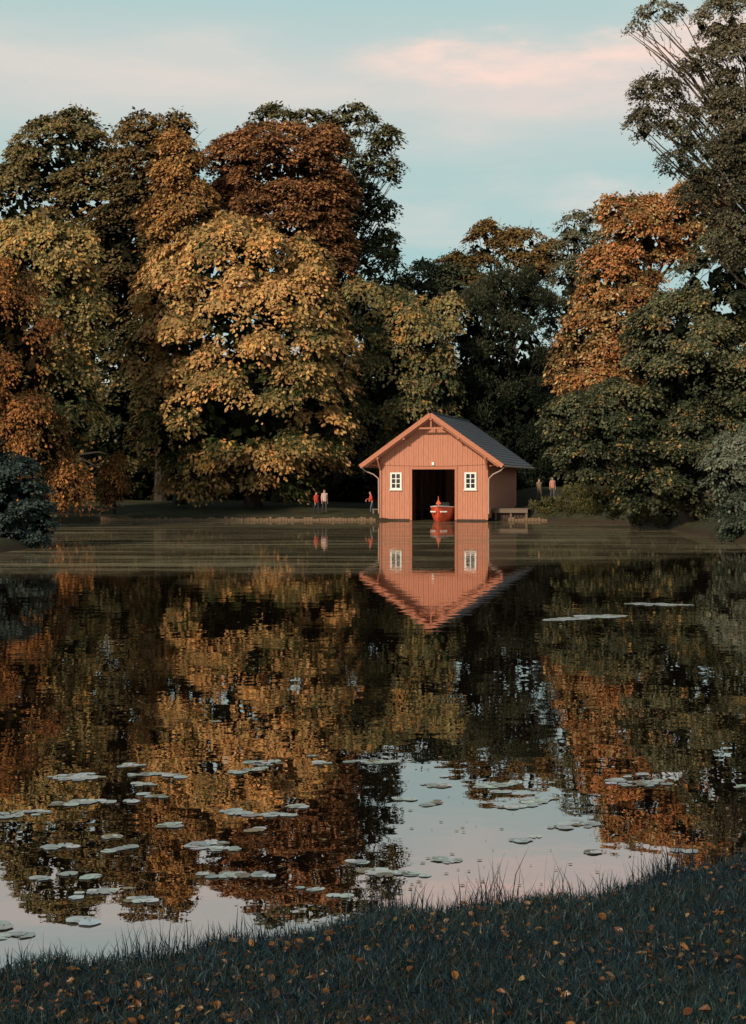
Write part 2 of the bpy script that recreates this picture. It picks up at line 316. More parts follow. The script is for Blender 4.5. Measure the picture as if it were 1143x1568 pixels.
tree('yew_tree', [(785, 465, 68, 55), (775, 550, 78, 90), (770, 630, 85, 65), (722, 540, 45, 90), (800, 700, 60, 60)], 121, base=(11.5, 123), sprays=3800, lps=14, R=.7, leaf=.3, upright=True, inner=(.018, .026, .018), outer=(.072, .078, .048), seed=32, wr=.35, sub=14, subr=.32)
tree('oak_tree', [(745, 372, 34, 34), (800, 385, 50, 38), (835, 390, 30, 28), (765, 430, 90, 50), (700, 420, 40, 35)], 133, base=(11, 135), sprays=1800, lps=13, R=.8, leaf=.34, inner=(.04, .040, .02), outer=(.24, .15, .058), fill=.15, seed=33, subr=.34, limbs=24)
tree('lime_tree', [(655, 440, 42, 42), (620, 470, 40, 50), (690, 440, 40, 40)], 131, base=(5, 133), sprays=1000, lps=13, R=.8, leaf=.34, inner=(.03, .042, .028), outer=(.11, .115, .065), fill=.3, seed=34)
tree('birch_tree', [(880, 350, 28, 30), (885, 400, 42, 50), (918, 345, 26, 28), (870, 450, 40, 60), (860, 500, 40, 50)], 127, base=(18, 128), sprays=1300, lps=12, R=.75, leaf=.30, inner=(.05, .055, .035), outer=(.18, .165, .10), fill=.12, seed=35, limbs=24)
tree('red_oak_tree', [(985, 355, 62, 52), (930, 430, 48, 62), (905, 510, 50, 52), (965, 500, 72, 85), (868, 560, 30, 36), (1065, 340, 70, 62), (915, 590, 60, 50), (940, 320, 26, 22)], 96, base=(19.5, 97), sprays=3900, lps=16, R=.7, leaf=.28, droop=.7,
     inner=(.08, .07, .032), outer=(.46, .20, .078), accent=(.44, .31, .145), pacc=.22, seed=36, sub=20, subr=.26, hb=.2, flat=.5, main=.2)
tree('alder_tree', [(1045, 560, 100, 110), (1115, 450, 88, 110), (950, 650, 88, 72), (878, 640, 50, 40), (1060, 700, 90, 92), (1135, 600, 80, 100), (1000, 735, 70, 45), (900, 700, 60, 40)], 78, base=(17.8, 79), sprays=8000, lps=15, R=.55, leaf=.22, droop=.6,
     inner=(.028, .038, .023), outer=(.145, .148, .082), accent=(.28, .19, .075), pacc=.08, seed=37, sub=26, subr=.23, hb=.3)
tree('elder_bush', [(1115, 715, 42, 50), (1160, 690, 50, 55), (1140, 790, 50, 42)], 64, base=(17.6, 64.5), sprays=1700, lps=12, R=.4, leaf=.17, droop=.8, inner=(.035, .045, .032), outer=(.17, .185, .135), seed=38, trunk_r=.12, fillsize=.5)
tree('willow_tree', [(1150, 210, 80, 80), (1100, 30, 44, 30), (1010, 18, 40, 16), (975, 42, 16, 8), (1075, 95, 38, 22), (1140, 90, 60, 50), (1005, 140, 44, 26), (985, 190, 28, 22), (1040, 190, 34, 34), (1085, 245, 54, 34), (1030, 250, 26, 20), (1160, 20, 60, 50), (1105, 160, 46, 34), (1120, 300, 56, 50), (1130, 360, 56, 50), (1060, 300, 30, 20)],
     66, base=(21.5, 67), sprays=6200, lps=13, R=.42, leaf=.15, droop=.7, inner=(.045, .046, .03), outer=(.20, .172, .112), fill=.06, seed=39, sub=10, subr=.40, limbs=70, trunk_r=.34, bark=BARK_L, main=.15, under=.3)
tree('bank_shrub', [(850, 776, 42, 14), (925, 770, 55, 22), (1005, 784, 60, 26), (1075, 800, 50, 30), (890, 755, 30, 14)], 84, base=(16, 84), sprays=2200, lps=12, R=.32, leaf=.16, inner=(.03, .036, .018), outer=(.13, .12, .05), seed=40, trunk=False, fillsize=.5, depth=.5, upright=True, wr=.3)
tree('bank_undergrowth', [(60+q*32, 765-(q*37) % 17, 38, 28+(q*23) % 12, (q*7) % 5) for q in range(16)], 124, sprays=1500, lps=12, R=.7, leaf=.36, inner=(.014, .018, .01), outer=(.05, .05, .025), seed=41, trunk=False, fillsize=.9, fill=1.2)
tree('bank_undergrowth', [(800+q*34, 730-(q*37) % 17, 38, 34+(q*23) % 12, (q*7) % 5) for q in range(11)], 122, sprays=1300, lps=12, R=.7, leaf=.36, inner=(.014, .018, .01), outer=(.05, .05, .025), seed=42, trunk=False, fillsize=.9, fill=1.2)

# ------------------------------------------------------------------ boathouse
SID = simple('painted_siding', (.455, .20, .13), .75, .15, (5, 5, .35), .25, spec=.15)
TRIM = simple('painted_trim', (.42, .17, .105), .7, .15, (3, 3, 3), .1, spec=.15)
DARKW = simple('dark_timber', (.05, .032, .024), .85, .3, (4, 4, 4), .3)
SLATE = simple('slate_roof', (.085, .095, .11), .6, .2, (1.2, 3, 3), .3)
WHITE = simple('white_paint', (.75, .74, .70), .5, .04)
GLASS = simple('window_glass', (.02, .025, .03), .08, .1, spec=.8)
ZINC = simple('zinc_gutter', (.42, .30, .25), .45, .1, metallic=.2)
bh = empty('boathouse', (4.25, 100, 0), math.radians(-15))
HW, PK, SL, LEN, EV = 3.85, 7.5, .71, 12.4, 5.07
zroof = lambda x: PK-SL*abs(x)
g = Geo(); bw = .175; x = -HW; kk = 0
while x < HW-.01:
    x1 = min(x+bw, HW); mid = (x+x1)/2; dy = .018*(kk % 2)
    if x1 <= -1.56 or x >= 1.56: g.box(x+.006, x1-.006, -dy, .06, .12, 4.0)
    else:
        g.box(x+.006, x1-.006, -dy, .06, 3.66, 4.0)
    zb = 3.9+.10*math.cos(mid/HW*math.pi/2)*(-1)+.1
    g.box(x+.006, x1-.006, -.06-dy, -.022, zb-.05, 4.5, zroof(x)-.2, zroof(x1)-.2)
    x = x1; kk += 1
g.make('front_siding', SID, bh)
g = Geo(); y = 0.07; kk = 0
while y < LEN:
    y1 = min(y+.2, LEN); dx = .012*(kk % 2)
    g.box(HW-.06, HW+dx, y, y1-.008, .2, 4.62); g.box(-HW-dx, -HW+.06, y, y1-.008, .2, 4.62); y = y1; kk += 1
x = -HW+.07
while x < HW-.08:
    x1 = min(x+.2, HW-.07); g.box(x, x1-.008, LEN-.07, LEN, .2, 4, zroof(x)-.2, zroof(x1)-.2); x = x1
g.make('side_siding', SID, bh)
g = Geo()
for s in (-1, 1):
    g.box(s*(HW-.02)-.07, s*(HW-.02)+.07, -.085, -.052, .08, 3.84)
    g.box(s*1.62-.08, s*1.62+.08, -.06, .1, .02, 3.62)
g.box(-1.72, 1.72, -.065, .11, 3.62, 3.80)
g.make('door_frame', TRIM, bh)
g = Geo()
for s in (-1, 1):
    a = (0, zroof(0)+.02); b_ = (s*EV, PK-SL*EV+.02); y0, y1 = -.95, LEN+.6
    P = [(a[0], y0, a[1]-.10), (b_[0], y0, b_[1]-.10), (b_[0], y1, b_[1]-.10), (a[0], y1, a[1]-.10), (a[0], y0, a[1]), (b_[0], y0, b_[1]), (b_[0], y1, b_[1]), (a[0], y1, a[1])]
    if s < 0: P = [P[1], P[0], P[3], P[2], P[5], P[4], P[7], P[6]]
    g.hexa(P)
g.make('roof', SLATE, bh)
g = Geo()
for s in (-1, 1):
    for c in range(17):
        t0 = c/17; x0 = s*EV*t0; x1_ = s*EV*(t0+1/17)
        z0 = PK-SL*abs(x0)+.025; z1 = PK-SL*abs(x1_)+.045
        n = 36
        for q in range(n):
            ya = -.93+(LEN+1.5)*q/n+(.18 if c % 2 else 0); yb = min(ya+(LEN+1.5)/n-.012, LEN+.6)
            P = [(x0, ya, z0), (x1_, ya, z1), (x1_, yb, z1), (x0, yb, z0), (x0, ya, z0+.012), (x1_, ya, z1+.02), (x1_, yb, z1+.02), (x0, yb, z0+.012)]
            if s < 0: P = [P[1], P[0], P[3], P[2], P[5], P[4], P[7], P[6]]
            g.hexa(P)
g.make('roof_slates', SLATE, bh)
g = Geo()
g.tube([(0, -.97, PK+.08), (0, LEN+.6, PK+.08)], .07)
g.make('ridge_cap', simple('ridge_metal', (.10, .10, .11), .5), bh)
g = Geo()
for s in (-1, 1):
    g.beam((0.0, -1.0, PK-.08), (s*(EV+.02), -1.0, PK-SL*EV-.09), .05, .30)
    g.beam((0, -.75, PK-.30), (s*(EV-.3), -.75, PK-SL*(EV-.3)-.30), .10, .16)
    for xx in (1.95, 3.85):
        g.box(s*xx-.08, s*xx+.08, -.93, -.09, zroof(xx)-.42, zroof(xx)-.24)
    g.beam((s*3.85, -.85, zroof(3.85)-.45), (s*3.85, -.1, zroof(3.85)-1.15), .11, .11)
    g.beam((s*3.95, .3, 3.85), (s*4.75, .3, 4.0), .1, .1)
    for q in range(14):
        yy = .4+q*.92; g.beam((s*3.8, yy, zroof(3.8)-.18), (s*(EV-.08), yy, zroof(EV-.08)-.16), .08, .1)
g.box(-1.15, 1.15, -.80, -.70, 6.42, 6.54); g.box(-.05, .05, -.81, -.69, 6.55, 7.1)
g.make('barge_boards', TRIM, bh)
g = Geo(); g.box(-.09, .09, -.95, -.2, PK-.45, PK-.29); g.make('ridge_beam', TRIM, bh)
g = Geo()
for s in (-1, 1):
    ze = PK-SL*EV-.08
    g.tube([(s*(EV+.06), -.95, ze), (s*(EV+.06), LEN+.6, ze)], .07)
    g.tube([(s*(EV+.04), -.5, ze-.05), (s*(EV-.2), -.45, ze-.3), (s*(HW+.45), -.2, ze-.55), (s*(HW+.12), -.12, ze-.85), (s*(HW+.1), -.12, ze-1.4), (s*(HW+.1), -.12, .5)], .05)
g.make('gutter_and_downpipes', ZINC, bh, True)
for s, cx in (('a', -2.70), ('b', 2.66)):
    gw = Geo(); gw.box(cx-.36, cx+.36, -.045, -.02, 2.26, 3.34); gw.make('window_glass_'+s, GLASS, bh)
    gw = Geo()
    gw.box(cx-.42, cx-.30, -.10, -.015, 2.20, 3.40); gw.box(cx+.30, cx+.42, -.10, -.015, 2.20, 3.40)
    gw.box(cx-.30, cx+.30, -.098, -.015, 3.29, 3.40); gw.box(cx-.30, cx+.30, -.098, -.015, 2.20, 2.31)
    gw.box(cx-.035, cx+.035, -.09, -.03, 2.31, 3.29)
    for zz in (2.62, 2.96): gw.box(cx-.30, cx+.30, -.085, -.035, zz-.025, zz+.025)
    gw.box(cx-.48, cx+.48, -.15, -.015, 2.13, 2.197)
    gw.make('window_frame_'+s, WHITE, bh)
g = Geo(); g.box(-.09, .09, -.16, -.085, 3.9, 4.12); g.make('door_lamp_plate', WHITE, bh)
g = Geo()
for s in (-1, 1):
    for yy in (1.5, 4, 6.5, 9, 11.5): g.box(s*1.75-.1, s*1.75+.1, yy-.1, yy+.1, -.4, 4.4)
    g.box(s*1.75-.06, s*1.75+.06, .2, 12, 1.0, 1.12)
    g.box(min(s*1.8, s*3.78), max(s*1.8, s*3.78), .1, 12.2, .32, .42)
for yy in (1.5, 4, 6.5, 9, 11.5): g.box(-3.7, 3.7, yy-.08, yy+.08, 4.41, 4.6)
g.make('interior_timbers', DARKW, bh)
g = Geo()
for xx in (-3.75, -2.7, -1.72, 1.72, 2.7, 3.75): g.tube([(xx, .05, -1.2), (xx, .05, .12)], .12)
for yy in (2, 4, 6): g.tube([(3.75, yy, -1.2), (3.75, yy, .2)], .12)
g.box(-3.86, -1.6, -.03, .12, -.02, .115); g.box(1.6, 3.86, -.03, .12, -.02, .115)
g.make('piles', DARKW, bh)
g = Geo()
for q in range(13): g.box(HW+.15+q*.19, HW+.33+q*.19, 1.4, 3.9, .80, .86)
g.box(HW+.15, HW+2.6, 1.38, 1.46, .56, .795); g.box(HW+.15, HW+2.6, 3.8, 3.88, .56, .795)
for xx in (HW+.3, HW+1.4, HW+2.5): g.tube([(xx, 1.55, -1), (xx, 1.55, .8)], .09); g.tube([(xx, 3.7, -1), (xx, 3.7, .8)], .09)
g.make('jetty', simple('weathered_planks', (.14, .105, .08), .85, .25, (4, 4, 4), .3), bh)
g = Geo()
for q in range(12): g.box(HW+.18+q*.2, HW+.355+q*.2, 1.70, 1.74, -.5, .78)
g.make('jetty_shade_boards', DARKW, bh)  # dark boards added to stand in for the shade under the jetty
g = Geo()
for q in range(4): g.box(-HW-.28-q*.2, -HW-.10-q*.2, 1.0, 3.0, .74, .80)
for xx in (-HW-.2, -HW-.8): g.tube([(xx, 1.1, -1), (xx, 1.1, .74)], .07)
g.make('side_landing', simple('landing_planks', (.2, .16, .13), .85, .25), bh)

# ------------------------------------------------------------------ boat
RED = simple('red_gelcoat', (.62, .085, .035), .3, .06, spec=.5); DR = simple('boat_interior', (.25, .05, .03), .6)
boat = empty('motorboat', (4.72, 99.2, 0), math.radians(-12))
st_ = np.linspace(0, 1, 13); secs = []
for s in st_:
    bm = .87*(1-(1-min(1, s/.55))**2.2)*(1-.12*max(0, s-.55)/.45)+.02; rim = 1.02-.22*s+.02; keel = -.28+.55*(1-min(1, s/.25))**2
    y = -1.0+4.6*s; yr = y-.35*(1-s)**3
    prof = [(1, 1), (.97, .78), (.86, .45), (.62, .15), (0, 0)]
    row = [(bm*a, y+(yr-y)*h_, keel+(rim-keel)*h_) for a, h_ in prof]
    row += [(-q[0], q[1], q[2]) for q in row[-2::-1]]; secs.append(row)
V = [q for r0 in secs for q in r0]; n = 9; Fc = []
for i_ in range(12):
    for j_ in range(8): Fc.append((i_*n+j_, i_*n+j_+1, (i_+1)*n+j_+1, (i_+1)*n+j_))
Fc.append(tuple(12*n+j_ for j_ in range(9))); Fc.append(tuple(range(8, -1, -1)))
pyobj('hull', V, Fc, RED, boat, True)
g = Geo(); L_ = [np.array(secs[i_][0])+[0, 0, .02] for i_ in range(13)]; R_ = [np.array(secs[i_][8])+[0, 0, .02] for i_ in range(13)]
g.tube(L_, .035); g.tube(R_, .035); g.tube([R_[12], L_[12]], .035); g.make('gunwale', WHITE, boat, True)
V = []; Fc = []
for i_ in range(13):
    dz = -.04 if i_ < 5 else -.45
    V += [np.array(secs[i_][0])*[.95, 1, 1]+[0, 0, dz], np.array([0, secs[i_][0][1], secs[i_][0][2]+(dz+.05)]), np.array(secs[i_][8])*[.95, 1, 1]+[0, 0, dz]]
for i_ in range(12): Fc += [(i_*3, i_*3+3, i_*3+4, i_*3+1), (i_*3+1, i_*3+4, i_*3+5, i_*3+2)]
pyobj('deck', V, Fc, DR, boat)
g = Geo(); g.box(-.6, .6, 1.3, 1.6, .5, .85); g.box(-.6, .6, 2.5, 2.8, .45, .85); g.make('seats', simple('seat_vinyl', (.5, .12, .06), .5), boat)
g = Geo(); g.hexa([(-.55, .55, .95), (.55, .55, .95), (.5, .6, .97), (-.5, .6, .97), (-.45, .85, 1.3), (.45, .85, 1.3), (.42, .88, 1.3), (-.42, .88, 1.3)]); g.make('windscreen', GLASS, boat)
g = Geo(); g.tube([(0, -.95, .95), (0, -.97, 1.3), (0, -.97, 1.75)], [.10, .05, .018]); g.hexa([(-.18, -.97, 1.2), (.18, -.97, 1.2), (.18, -.94, 1.2), (-.18, -.94, 1.2), (-.02, -.97, 1.5), (.02, -.97, 1.5), (.02, -.94, 1.5), (-.02, -.94, 1.5)])
g.make('bow_pennant', simple('pennant_red', (.65, .12, .04), .5), boat)
g = Geo()
for s in (-1, 1):
    for q in range(6):
        xx = s*(.18+q*.075); yy = -1.06+.02+abs(xx)*.62-.20*(1-abs(xx))
        g.box(xx-.022, xx+.022, yy-.12, yy+.1, .63, .72)
g.make('name_lettering', WHITE, boat)

# ------------------------------------------------------------------ wooden revetment along far bank
REV = simple('revetment_timber', (.16, .108, .066), .9, .35, (3, 3, 8), .4); g = Geo(); pr = np.random.default_rng(8)
for seg in ([(-19.2, 100.3), (-10, 100.05), (0.2, 100.35)], [(9.5, 99.9), (12.2, 99.3)]):
    for (ax, ay), (bx_, by_) in zip(seg[:-1], seg[1:]):
        n = int(math.hypot(bx_-ax, by_-ay)/.22)
        for q in range(n):
            t = q/n; xx = ax+(bx_-ax)*t; yy = ay+(by_-ay)*t+pr.uniform(-.05, .05); hh = .2+pr.uniform(-.08, .08)
            g.box(xx, xx+.2, yy-.05, yy+.05, -.6, hh)
g.make('bank_revetment', REV)

# ------------------------------------------------------------------ people
def person(name, x, y, hgt, yaw, top, legs, hair, stride=.25, lean=0, hairlen=.0, armfwd=0):
    root = empty(name, (x, y, float(height(np.array([x]), np.array([y]))[0])), yaw)
    pts = []; rad = []; edges = []; lab = []
    def P(c, r0): pts.append(c); rad.append(r0); return len(pts)-1
    def E(a, b, l): edges.append((a, b)); lab.append(l)
    ly = lambda z_: -lean*max(0, z_-.95)
    pel = P((0, 0, .97), .125); sp_ = P((0, ly(1.15), 1.15), .115); ch = P((0, ly(1.34), 1.34), .135); nk = P((0, ly(1.49), 1.49), .055)
    hd = P((0, ly(1.59)-.015, 1.60), .080); ht = P((0, ly(1.68)-.008, 1.69), .072)
    E(pel, sp_, 0); E(sp_, ch, 0); E(ch, nk, 0); E(nk, hd, 2); E(hd, ht, 2)
    for s in (-1, 1):
        f = s*stride; sh = P((s*.175, ly(1.42), 1.42), .060); el = P((s*.225, ly(1.14)+f*.3-armfwd*.1+.02, 1.14), .045); wr_ = P((s*.24, ly(.90)+f*.5-.05-armfwd*.3, .89+armfwd*.2), .031)
        wy = pts[wr_][1]; wz = pts[wr_][2]; pm = P((s*.242, wy-.015, wz-.075), .026)
        E(ch, sh, 0); E(sh, el, 0); E(el, wr_, 0); E(wr_, pm, 2)
        for q in range(4):
            l_ = (.065, .078, .072, .055)[q]; a = P((s*.24, wy-.042+q*.020, wz-.125), .009); c = P((s*.235, wy-.048+q*.021, wz-.125-l_*.55), .008); t_ = P((s*.222, wy-.050+q*.021, wz-.125-l_), .007)
            E(pm, a, 2); E(a, c, 2); E(c, t_, 2)
        a = P((s*.235, wy-.055, wz-.075), .010); c = P((s*.228, wy-.075, wz-.11), .009); E(pm, a, 2); E(a, c, 2)
        hp = P((s*.095, 0, .88), .090); kn = P((s*.10, -f*.5-.03, .49), .060); an = P((s*.10, -f+.03, .10), .042); he = P((s*.105, -f-.03, .045), .042); to = P((s*.115, -f-.15, .035), .034)
        E(pel, hp, 1); E(hp, kn, 1); E(kn, an, 1); E(an, he, 3); E(he, to, 3)
    me = bpy.data.meshes.new('b'); me.from_pydata(pts, edges, []); ob = bpy.data.objects.new('b', me); scene.collection.objects.link(ob)
    md = ob.modifiers.new('s', 'SKIN'); me.skin_vertices[0].data[0].use_root = True
    for i_, r0 in enumerate(rad): me.skin_vertices[0].data[i_].radius = (r0*(1.25 if i_ in (0, 1, 2) else 1), r0)
    ob.modifiers.new('u', 'SUBSURF').levels = 2
    dg = bpy.context.evaluated_depsgraph_get(); dg.update(); m2 = bpy.data.meshes.new_from_object(ob.evaluated_get(dg)); bpy.data.objects.remove(ob)
    m2.materials.clear()
    for mm in (top, legs, SKIN, SHOE): m2.materials.append(mm)
    A = np.array([pts[a] for a, _ in edges]); B = np.array([pts[b_] for _, b_ in edges])
    for pl in m2.polygons:
        c = np.array(pl.center); t = np.clip(((c-A)*(B-A)).sum(1)/((B-A)**2).sum(1), 0, 1); k = np.argmin(((A+(B-A)*t[:, None]-c)**2).sum(1))
        lb = lab[k]
        if lb == 2 and c[2] < 1.3 and abs(c[0]) < .195: lb = 1
        pl.material_index = lb; pl.use_smooth = True
        if lb == 1 and c[2] > .90: pl.material_index = 0
    bo = bpy.data.objects.new('body', m2); scene.collection.objects.link(bo); bo.parent = root
    hy = ly(1.6)
    def ball(nm, c, r3, mat):
        V = []; Fc = []; n1_, n2_ = 10, 14
        for a in range(n1_+1):
            for b_ in range(n2_):
                th = math.pi*a/n1_; ph = 2*math.pi*b_/n2_; V.append((c[0]+r3[0]*math.sin(th)*math.cos(ph), c[1]+r3[1]*math.sin(th)*math.sin(ph), c[2]+r3[2]*math.cos(th)))
        for a in range(n1_):
            for b_ in range(n2_): Fc.append((a*n2_+b_, a*n2_+(b_+1) % n2_, (a+1)*n2_+(b_+1) % n2_, (a+1)*n2_+b_))
        return pyobj(nm, V, Fc, mat, root, True)
    ball('hair', (0, hy+.016, 1.68), (.083, .086, .072), hair)
    if hairlen: ball('long_hair', (0, hy+.05, 1.59), (.078, .05, .13), hair)
    ball('nose', (0, hy-.085, 1.605), (.012, .020, .018), SKIN); ball('mouth', (0, hy-.070, 1.563), (.024, .012, .006), LIP)
    for s in (-1, 1):
        ball('eye_'+('l' if s < 0 else 'r'), (s*.028, hy-.074, 1.635), (.011, .01, .007), EYE_M); ball('ear_'+('l' if s < 0 else 'r'), (s*.075, hy-.005, 1.615), (.011, .020, .030), SKIN)
    k = hgt/1.76; root.scale = (k, k, k); return root
SKIN = simple('skin', (.50, .28, .20), .5, .05); SHOE = simple('shoe_leather', (.03, .025, .02), .5); LIP = simple('lips', (.4, .13, .1), .5); EYE_M = simple('eyes', (.02, .02, .02), .2)
def cloth(n, c): return simple(n, c, .85, .12, (12, 12, 12), .2)
HB = simple('brown_hair', (.05, .03, .02), .7); HD = simple('dark_hair', (.02, .016, .012), .7)
person('woman', -4.08, 102.3, 1.62, math.radians(40), cloth('red_jacket', (.55, .065, .045)), cloth('navy_trousers', (.03, .03, .045)), HD, .2, hairlen=1)
person('man', -3.50, 102.4, 1.76, math.radians(20), cloth('pale_pink_shirt', (.6, .40, .36)), cloth('dark_trousers', (.06, .045, .05)), HB, .16)
person('woman', -.06, 102.5, 1.60, math.radians(-80), cloth('scarlet_coat', (.6, .08, .04)), cloth('blue_jeans', (.10, .12, .16)), HB, .18, lean=.25, armfwd=1)
person('man', 12.55, 107.5, 1.78, math.radians(30), cloth('tan_jacket', (.28, .18, .12)), cloth('khaki_trousers', (.16, .12, .085)), HD, .2)
person('woman', 13.60, 107.8, 1.66, math.radians(10), cloth('salmon_jacket', (.5, .23, .17)), cloth('grey_trousers', (.10, .09, .09)), HB, .15, hairlen=1)

# ------------------------------------------------------------------ foreground grass
def blades(name, X, Y, Hh, wd, col, mat, bend=.5, seed=1):
    r = np.random.default_rng(seed); n = len(X); zz = height(X, Y)-.01; B = np.stack([X, Y, zz], -1)
    th = r.uniform(0, 2*np.pi, n); D = np.stack([np.cos(th), np.sin(th), 0*th], -1); ph = r.uniform(0, 2*np.pi, n); S = np.stack([np.cos(ph), np.sin(ph), 0*ph], -1)
    bd = bend*r.uniform(.1, 1.2, n)
    def lv(t, w): 
        c = B+Z*(Hh*t*(1-.25*bd*t))[:, None]+D*(Hh*bd*t*t)[:, None]; return c-S*(wd*w)[:, None], c+S*(wd*w)[:, None]
    a = lv(0, .5); b_ = lv(.5, .42); c = lv(1, .06)
    V = np.stack([a[0], a[1], b_[0], b_[1], c[0], c[1]], 1).reshape(-1, 3); o = np.arange(n)[:, None]*6
    Q = np.concatenate([o+np.array([[0, 1, 3, 2]]), o+np.array([[2, 3, 5, 4]])]); return mesh_obj(name, V, Q, [mat], cols=np.repeat(col, 6, 0))
GRASS = leaf_mat('grass_blades', .2, .018, .45)
r = np.random.default_rng(77); n = 320000
X = r.uniform(-5, 5.5, n); Y = r.uniform(1.8, 10.6, n); s = sdist(X, Y); k = (s > .02) & (s < 5.2) & (np.abs(X) < .36*Y+.9) & (Y > 2.5); X, Y, s = X[k], Y[k], s[k]; n = len(X)
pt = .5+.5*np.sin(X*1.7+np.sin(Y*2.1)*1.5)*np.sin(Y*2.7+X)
c = np.array([.009, .022, .031])*(1-pt[:, None])+np.array([.019, .038, .040])*pt[:, None]  # shade on the near bank is put into these dark blue blade colours
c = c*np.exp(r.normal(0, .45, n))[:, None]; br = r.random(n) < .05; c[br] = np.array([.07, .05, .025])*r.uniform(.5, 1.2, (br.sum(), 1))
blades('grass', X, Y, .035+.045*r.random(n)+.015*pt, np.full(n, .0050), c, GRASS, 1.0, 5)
Xs = []; Ys = []; Hs = []
for q in range(11000):
    x = r.uniform(-4, 4.5); Xs.append(x); Hs.append((.06+.13*r.random()**2)*(1+.35*math.sin(x*5)+.3*math.sin(x*11+1)))
for cx, sd, num, hh in ((.62, .07, 44, .42), (.78, .06, 30, .36), (-.06, .10, 60, .24), (-.72, .15, 110, .20), (1.02, .06, 36, .30), (1.6, .10, 50, .32), (1.85, .15, 60, .28), (2.2, .12, 50, .28), (-1.7, .12, 60, .2), (.3, .25, 70, .19), (-1.25, .2, 60, .16), (1.3, .2, 60, .19)):
    for q in range(num): Xs.append(r.normal(cx, sd)); Hs.append(hh*r.uniform(.4, 1.1))
Xs = np.array(Xs); Hs = np.array(Hs); Ys = 7.6+.5*Xs
for _ in range(6): Ys = Ys+(sdist(Xs, Ys)-0.0)*.8
Ys = Ys-np.abs(r.normal(0, .10, len(Xs)))+.02
n = len(Xs); c = np.array([.014, .026, .034])*np.exp(r.normal(0, .5, n))[:, None]; br = r.random(n) < .06; c[br] = np.array([.09, .07, .035])  # edge blades carry the same bank shade in their colour
blades('bank_reeds', Xs, Ys, Hs, np.full(n, .0062), c, GRASS, .45, 6)
# fallen leaves
n = 4400; X = r.uniform(-4, 4.5, 6*n); Y = r.uniform(2.5, 10, 6*n); s = sdist(X, Y); dens = .5+.5*np.sin(X*2.3+1)*np.sin(Y*1.9); k = (s > .25) & (s < 5) & (r.random(6*n) < .2+.8*dens); X, Y = X[k][:n], Y[k][:n]; n = len(X)
zz = height(X, Y)+r.uniform(.004, .052, n); C = np.stack([X, Y, zz], -1); th = r.uniform(0, 6.28, n)
A = unit(np.stack([np.cos(th), np.sin(th), r.normal(0, .5, n)], -1)); Nn = unit(np.stack([r.normal(0, .7, n), r.normal(0, .7, n), np.ones(n)], -1)); S = unit(np.cross(A, Nn)); Nn = np.cross(S, A)
Ls = (.014+.032*r.random(n)**1.4)[:, None]
out_ = [(-.5, 0, 0), (-.2, .32, .12), (.18, .3, .10), (.55, 0, .06), (.18, -.3, .12), (-.2, -.32, .1), (-.2, 0, -.03), (.18, 0, -.03)]
cv = r.uniform(.6, 2.8, n)[:, None]
V = np.stack([C+Ls*(A*a+S*b_+Nn*h_*cv) for a, b_, h_ in out_], 1).reshape(-1, 3); o = np.arange(n)[:, None]*8
Q = np.concatenate([o+np.array([q]) for q in ([0, 6, 7, 1], [1, 7, 3, 2], [0, 5, 7, 6], [5, 4, 3, 7])])
pal = np.array([(.25, .115, .03), (.18, .075, .024), (.12, .052, .024), (.24, .16, .06), (.06, .038, .026), (.13, .08, .04)]); col = pal[r.integers(0, 6, n)]*r.uniform(.35, 1.15, (n, 1))
mesh_obj('fallen_leaves', V, Q, [leaf_mat('fallen_leaf', .1, .03, .4)], cols=np.repeat(col, 8, 0))

# ------------------------------------------------------------------ lily pads
patches = [(120,1190,70),(110,1230,50),(145,1229,40),(35,1247,70),(200,1172,40),(225,1186,45),(262,1188,40),(220,1201,40),(195,1226,40),(235,1219,35),(405,1169,55),(380,1180,50),(500,1168,35),(545,1166,30),(590,1167,50),
 (260,1264,45),(175,1283,35),(98,1296,50),(185,1300,35),(315,1293,60),(345,1300,45),(390,1271,30),(370,1245,50),(410,1247,45),(440,1248,30),(455,1235,35),(545,1320,40),(125,1341,40),(320,1341,35),(375,1340,70),
 (470,1361,35),(575,1336,45),(630,1340,40),(155,1367,70),(215,1378,60),(530,1371,35),(135,1411,45),(25,1432,50),(8,1418,30),(665,1203,45),(765,1202,60),(755,1212,35),(660,1230,40),(620,1225,30),(825,1226,60),
 (790,1235,40),(805,1285,45),(880,1264,70),(690,1318,45),(905,1306,18),(985,1200,70),(940,1197,40),(970,1188,30),(1140,1205,30),(1050,1304,25),(870,948,70),(920,944,70),(1010,926,80),(683,1190,10),(480,1158,12),(330,1105,12),(60,1345,12)]
pr = np.random.default_rng(4); V = []; Qd = []; CC = []
